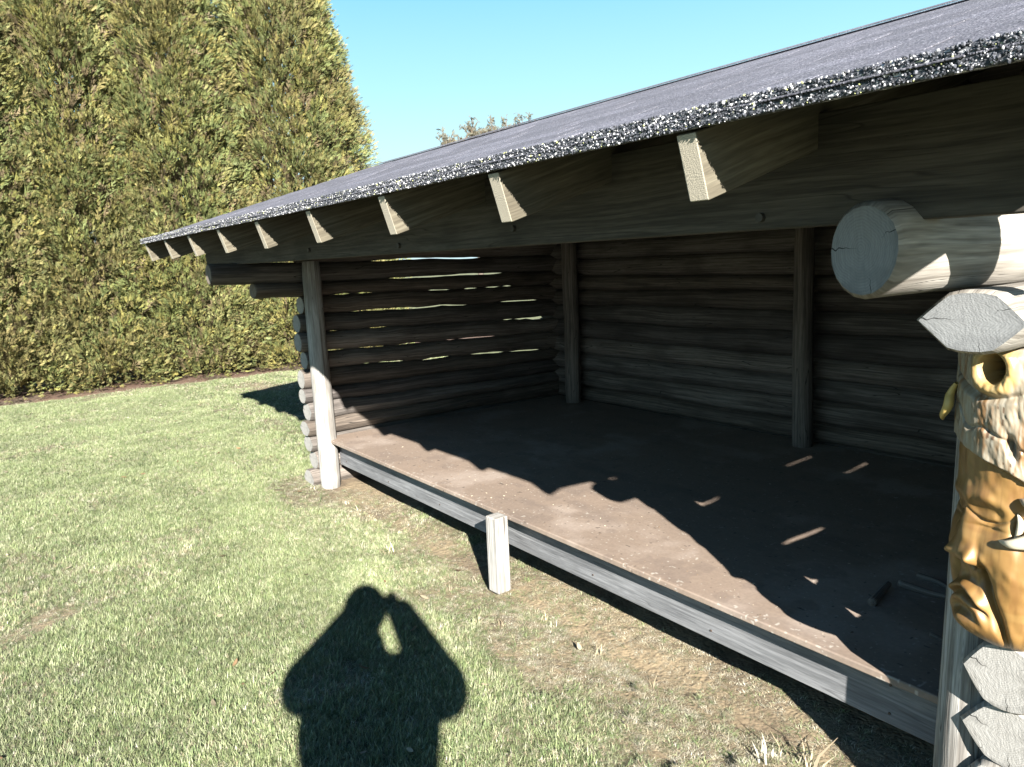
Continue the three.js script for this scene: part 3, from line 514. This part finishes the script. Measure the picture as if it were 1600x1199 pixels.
// ------------------------------------------------------------------ bare trees far behind the roof
function bareTree(x, z, h, seed, label, dense) {
  const t = thing('distant_tree', label, 'tree', [x, -.02, z], 'tree tops beyond the roof');
  const R = rng(seed), trunkG = [], twigG = [], tips = [];
  const limb = (p, d, l, r, lev) => {
    const e = p.clone().addScaledVector(d, l), g = new THREE.CylinderGeometry(r * .55, r, l, lev < 2 ? 7 : 4, 1, true); g.translate(0, l / 2, 0); g.applyQuaternion(new THREE.Quaternion().setFromUnitVectors(new THREE.Vector3(0, 1, 0), d)); g.translate(p.x, p.y, p.z); (lev < 1 ? trunkG : twigG).push(g);
    if (lev > 2) tips.push(e); if (lev > 5 || l < .25) return;
    const n = lev === 0 ? 9 : lev < 3 ? 4 : dense; for (let k = 0; k < n; k++) { const f = .35 + .65 * (k + R()) / n, q = p.clone().addScaledVector(d, l * Math.min(1, f)), a = R() * 6.2832, nd = d.clone().multiplyScalar(.9).add(new THREE.Vector3(Math.cos(a), .35 + .3 * R(), Math.sin(a)).multiplyScalar(.75)).normalize(); limb(q, nd, l * (lev === 0 ? .42 : .62) * (.75 + .4 * R()), Math.max(.016, r * .55), lev + 1); }
  };
  limb(new THREE.Vector3(), new THREE.Vector3(0, 1, 0), h * .62, h * .02, 0);
  const cg = mergeGeometries(twigG), tg = mergeGeometries(trunkG); cg.computeBoundingBox(); const k = h / cg.boundingBox.max.y; for (const g of [cg, tg]) g.scale(k, k, k);
  mesh('trunk', tg, std({ color: rgb(.1, .08, .065) }), t); const cr = mesh('crown', cg, std({ color: rgb(.11, .08, .055) }), t);
  const n = Math.min(7000, tips.length), im = new THREE.InstancedMesh(fronds[0], leafM, n), M = new THREE.Matrix4(), Q = new THREE.Quaternion(), E = new THREE.Euler(), C = new THREE.Color();
  for (let i = 0; i < n; i++) { const p = tips[Math.floor(i * tips.length / n)].clone().multiplyScalar(k), q = .12 + .2 * R(), w = .7 + .6 * R(); im.setMatrixAt(i, M.compose(p, Q.setFromEuler(E.set(R() * 6, R() * 6, R() * 6)), new THREE.Vector3(q, q, q))); im.setColorAt(i, C.setRGB(.085 * w, .080 * w, .055 * w)); }
  im.name = 'leaves'; im.userData.kind = 'stuff'; cr.add(im);
}
{ // azimuth from -x towards -z, distance
  const at = (deg, d) => [5.356 - d * Math.cos(deg * Math.PI / 180), 2.08 - d * Math.sin(deg * Math.PI / 180)];
  bareTree(...at(33.6, 46), 9.9, 601, 'small brownish rounded tree top showing just over the roof line', 3);
  bareTree(...at(36.6, 50), 10.6, 602, 'thin pale tree top barely showing over the roof, right of the rounded one', 3);
}

// ------------------------------------------------------------------ the photographer, whose shadow lies on the lawn
{
  const fw = new THREE.Vector3(-Math.sin(.95009), 0, -Math.cos(.95009)), rt = new THREE.Vector3(-fw.z, 0, fw.x), cam = camera.position;
  const P = (r, y, f) => cam.clone().setY(0).addScaledVector(rt, r).addScaledVector(fw, f).setY(y);
  const base = P(0, 0, -.27), per = thing('person', 'person in dark jacket holding up a phone with both hands, casting the lawn shadow', 'person', [base.x, 0, base.z]);
  const caps = (list, d) => list.map(([a, b, ra, rb, k]) => ({ a, b, ra, rb, k: k ?? .03 }));
  const sd = (p, c) => { const bx = c.b.x - c.a.x, by = c.b.y - c.a.y, bz = c.b.z - c.a.z, px = p.x - c.a.x, py = p.y - c.a.y, pz = p.z - c.a.z, t = clamp((px * bx + py * by + pz * bz) / (bx * bx + by * by + bz * bz + 1e-9)); return Math.hypot(px - bx * t, py - by * t, pz - bz * t) - lerp(c.ra, c.rb, t); };
  function blob(res, lo, size, list, k, color) {
    const mc = new MarchingCubes(res, new THREE.MeshStandardMaterial(), false, false, 160000); mc.isolation = 0; const p = new THREE.Vector3(), half = res / 2;
    for (let z = 0; z < res; z++) for (let y = 0; y < res; y++) for (let x = 0; x < res; x++) {
      p.set(lo.x + ((x - half) / half + 1) / 2 * size, lo.y + ((y - half) / half + 1) / 2 * size, lo.z + ((z - half) / half + 1) / 2 * size);
      let d = 9; for (const c of list) { const e = sd(p, c), kk = Math.min(k, c.k); const h = Math.max(kk - Math.abs(d - e), 0) / kk; d = Math.min(d, e) - h * h * kk * .25; }
      mc.field[x + y * res + z * res * res] = -d;
    }
    mc.update(); const n = mc.count, pa = mc.positionArray.slice(0, n * 3), na = mc.normalArray.slice(0, n * 3), ca = new Float32Array(n * 3);
    for (let i = 0; i < n; i++) { for (const [q, l] of [[0, lo.x], [1, lo.y], [2, lo.z]]) pa[i * 3 + q] = l + (pa[i * 3 + q] + 1) / 2 * size; const c = color(pa[i * 3], pa[i * 3 + 1], pa[i * 3 + 2]); ca.set(c, i * 3); }
    const g = new THREE.BufferGeometry(); g.setAttribute('position', new THREE.BufferAttribute(pa, 3)); g.setAttribute('normal', new THREE.BufferAttribute(na, 3)); g.setAttribute('color', new THREE.BufferAttribute(ca, 3)); g.translate(-base.x, 0, -base.z); return g;
  }
  const skin = [.52, .30, .21], jacket = [.04, .05, .08], jeans = [.05, .065, .10], shoe = [.03, .03, .03];
  const shL = P(-.165, 1.40, -.26), shR = P(.165, 1.40, -.26), elL = P(-.265, 1.335, -.14), elR = P(.255, 1.31, -.14), wrL = P(-.10, 1.55, -.045), wrR = P(.125, 1.545, -.03);
  const body = caps([
    [P(0, 1.0, -.27), P(0, 1.30, -.28), .155, .165, .08], [P(-.07, 1.05, -.27), P(.07, 1.05, -.27), .155, .155, .08], [P(-.10, 1.26, -.27), P(.10, 1.26, -.27), .15, .15, .08], [P(-.15, 1.39, -.27), P(.15, 1.39, -.27), .075, .075, .06], [P(0, 1.40, -.27), P(-.002, 1.51, -.25), .095, .08, .04],
    [shL, elL, .092, .08], [elL, wrL, .095, .06], [shR, elR, .092, .08], [elR, wrR, .1, .066],
    [P(-.09, .95, -.27), P(-.11, .50, -.25), .105, .068, .05], [P(-.11, .50, -.25), P(-.12, .10, -.29), .065, .045], [P(.09, .95, -.27), P(.11, .50, -.25), .105, .068, .05], [P(.11, .50, -.25), P(.12, .10, -.29), .065, .045],
    [P(-.12, .055, -.31), P(-.13, .045, -.13), .05, .04, .03], [P(.12, .055, -.31), P(.13, .045, -.13), .05, .04, .03]]);
  const lo = new THREE.Vector3(base.x - .93, -.06, base.z - .93);
  const g1 = blob(92, lo, 1.86, body, .07, (x, y, z) => y < .11 ? shoe : y < .93 ? jeans : y > 1.485 && Math.hypot(x - base.x, z - base.z) < .1 ? skin : jacket);
  // head with nose, ears, chin and hair
  const hc = P(-.002, 1.635, -.20), H = (r, y, f) => P(r - .002, 1.635 + y, -.20 + f);
  const head = caps([[H(0, .03, -.02), H(0, .03, -.035), .094, .104, .04], [H(0, -.03, .02), H(0, -.06, .03), .07, .055, .05], [H(0, -.095, .045), H(0, -.09, .04), .03, .035, .04], [H(0, .0, .085), H(0, -.035, .102), .011, .016, .014], [H(-.086, -.005, -.02), H(-.088, .02, -.025), .012, .018, .012], [H(.086, -.005, -.02), H(.088, .02, -.025), .012, .018, .012], [H(-.025, -.068, .078), H(.025, -.068, .078), .010, .010, .01], [H(0, -.08, -.03), H(0, -.14, -.04), .058, .056, .04], [H(-.032, .012, .072), H(.032, .012, .072), .014, .014, .02], [H(0, .07, -.03), H(0, .05, -.06), .088, .088, .03]]);
  const g2 = blob(60, new THREE.Vector3(hc.x - .17, 1.465, hc.z - .17), .34, head, .03, (x, y, z) => { const f = (x - hc.x) * fw.x + (z - hc.z) * fw.z; return y > 1.695 || (f < -.03 && y > 1.595) ? [.05, .035, .025] : skin; });
  // hands: palm, four fingers and thumb holding the phone at its ends
  const hand = s => {
    const w = s < 0 ? wrL : wrR, q = (r, y, f) => P(s * r, y, f), list = [[w, q(.092, 1.578, -.018), .026, .026, .02], [q(.085, 1.60, -.02), q(.09, 1.565, -.02), .022, .022, .02]];
    for (let k = 0; k < 4; k++) { const y = 1.622 - k * .021, l = [.9, 1, .95, .75][k]; list.push([q(.090, y - .005, -.018), q(.100, y, .012), .0095, .009, .006], [q(.100, y, .012), q(.100 - .022 * l, y + .002, .026), .009, .0085, .006], [q(.100 - .022 * l, y + .002, .026), q(.100 - .042 * l, y, .022), .0085, .0075, .006]); }
    list.push([q(.092, 1.568, -.03), q(.078, 1.592, -.042), .012, .0105, .008], [q(.078, 1.592, -.042), q(.058, 1.602, -.03), .0105, .0085, .008]); return caps(list);
  };
  const hands = [-1, 1].map(s => { const c = P(s * .09, 1.585, -.01); return blob(60, new THREE.Vector3(c.x - .085, c.y - .085, c.z - .085), .17, hand(s), .012, () => skin); });
  mesh('body', mergeGeometries([g1, g2, ...hands]), std({ vertexColors: true, roughness: .8 }), per);
  const ph = thing('phone', 'dark phone held level by the person on the lawn', 'phone', [0, 0, 0]); const pc = P(0, 1.597, -.012); ph.position.copy(pc); ph.rotation.y = .95009;
  mesh('case', new RoundedBoxGeometry(.142, .07, .008, 3, .0035), std({ color: rgb(.03, .03, .035), roughness: .4 }), ph);
  const scr = mesh('screen', new THREE.BoxGeometry(.126, .062, .0006), std({ color: rgb(.02, .02, .022), roughness: .15 }), ph); scr.position.z = .0044;
}

renderer.render(scene, camera);
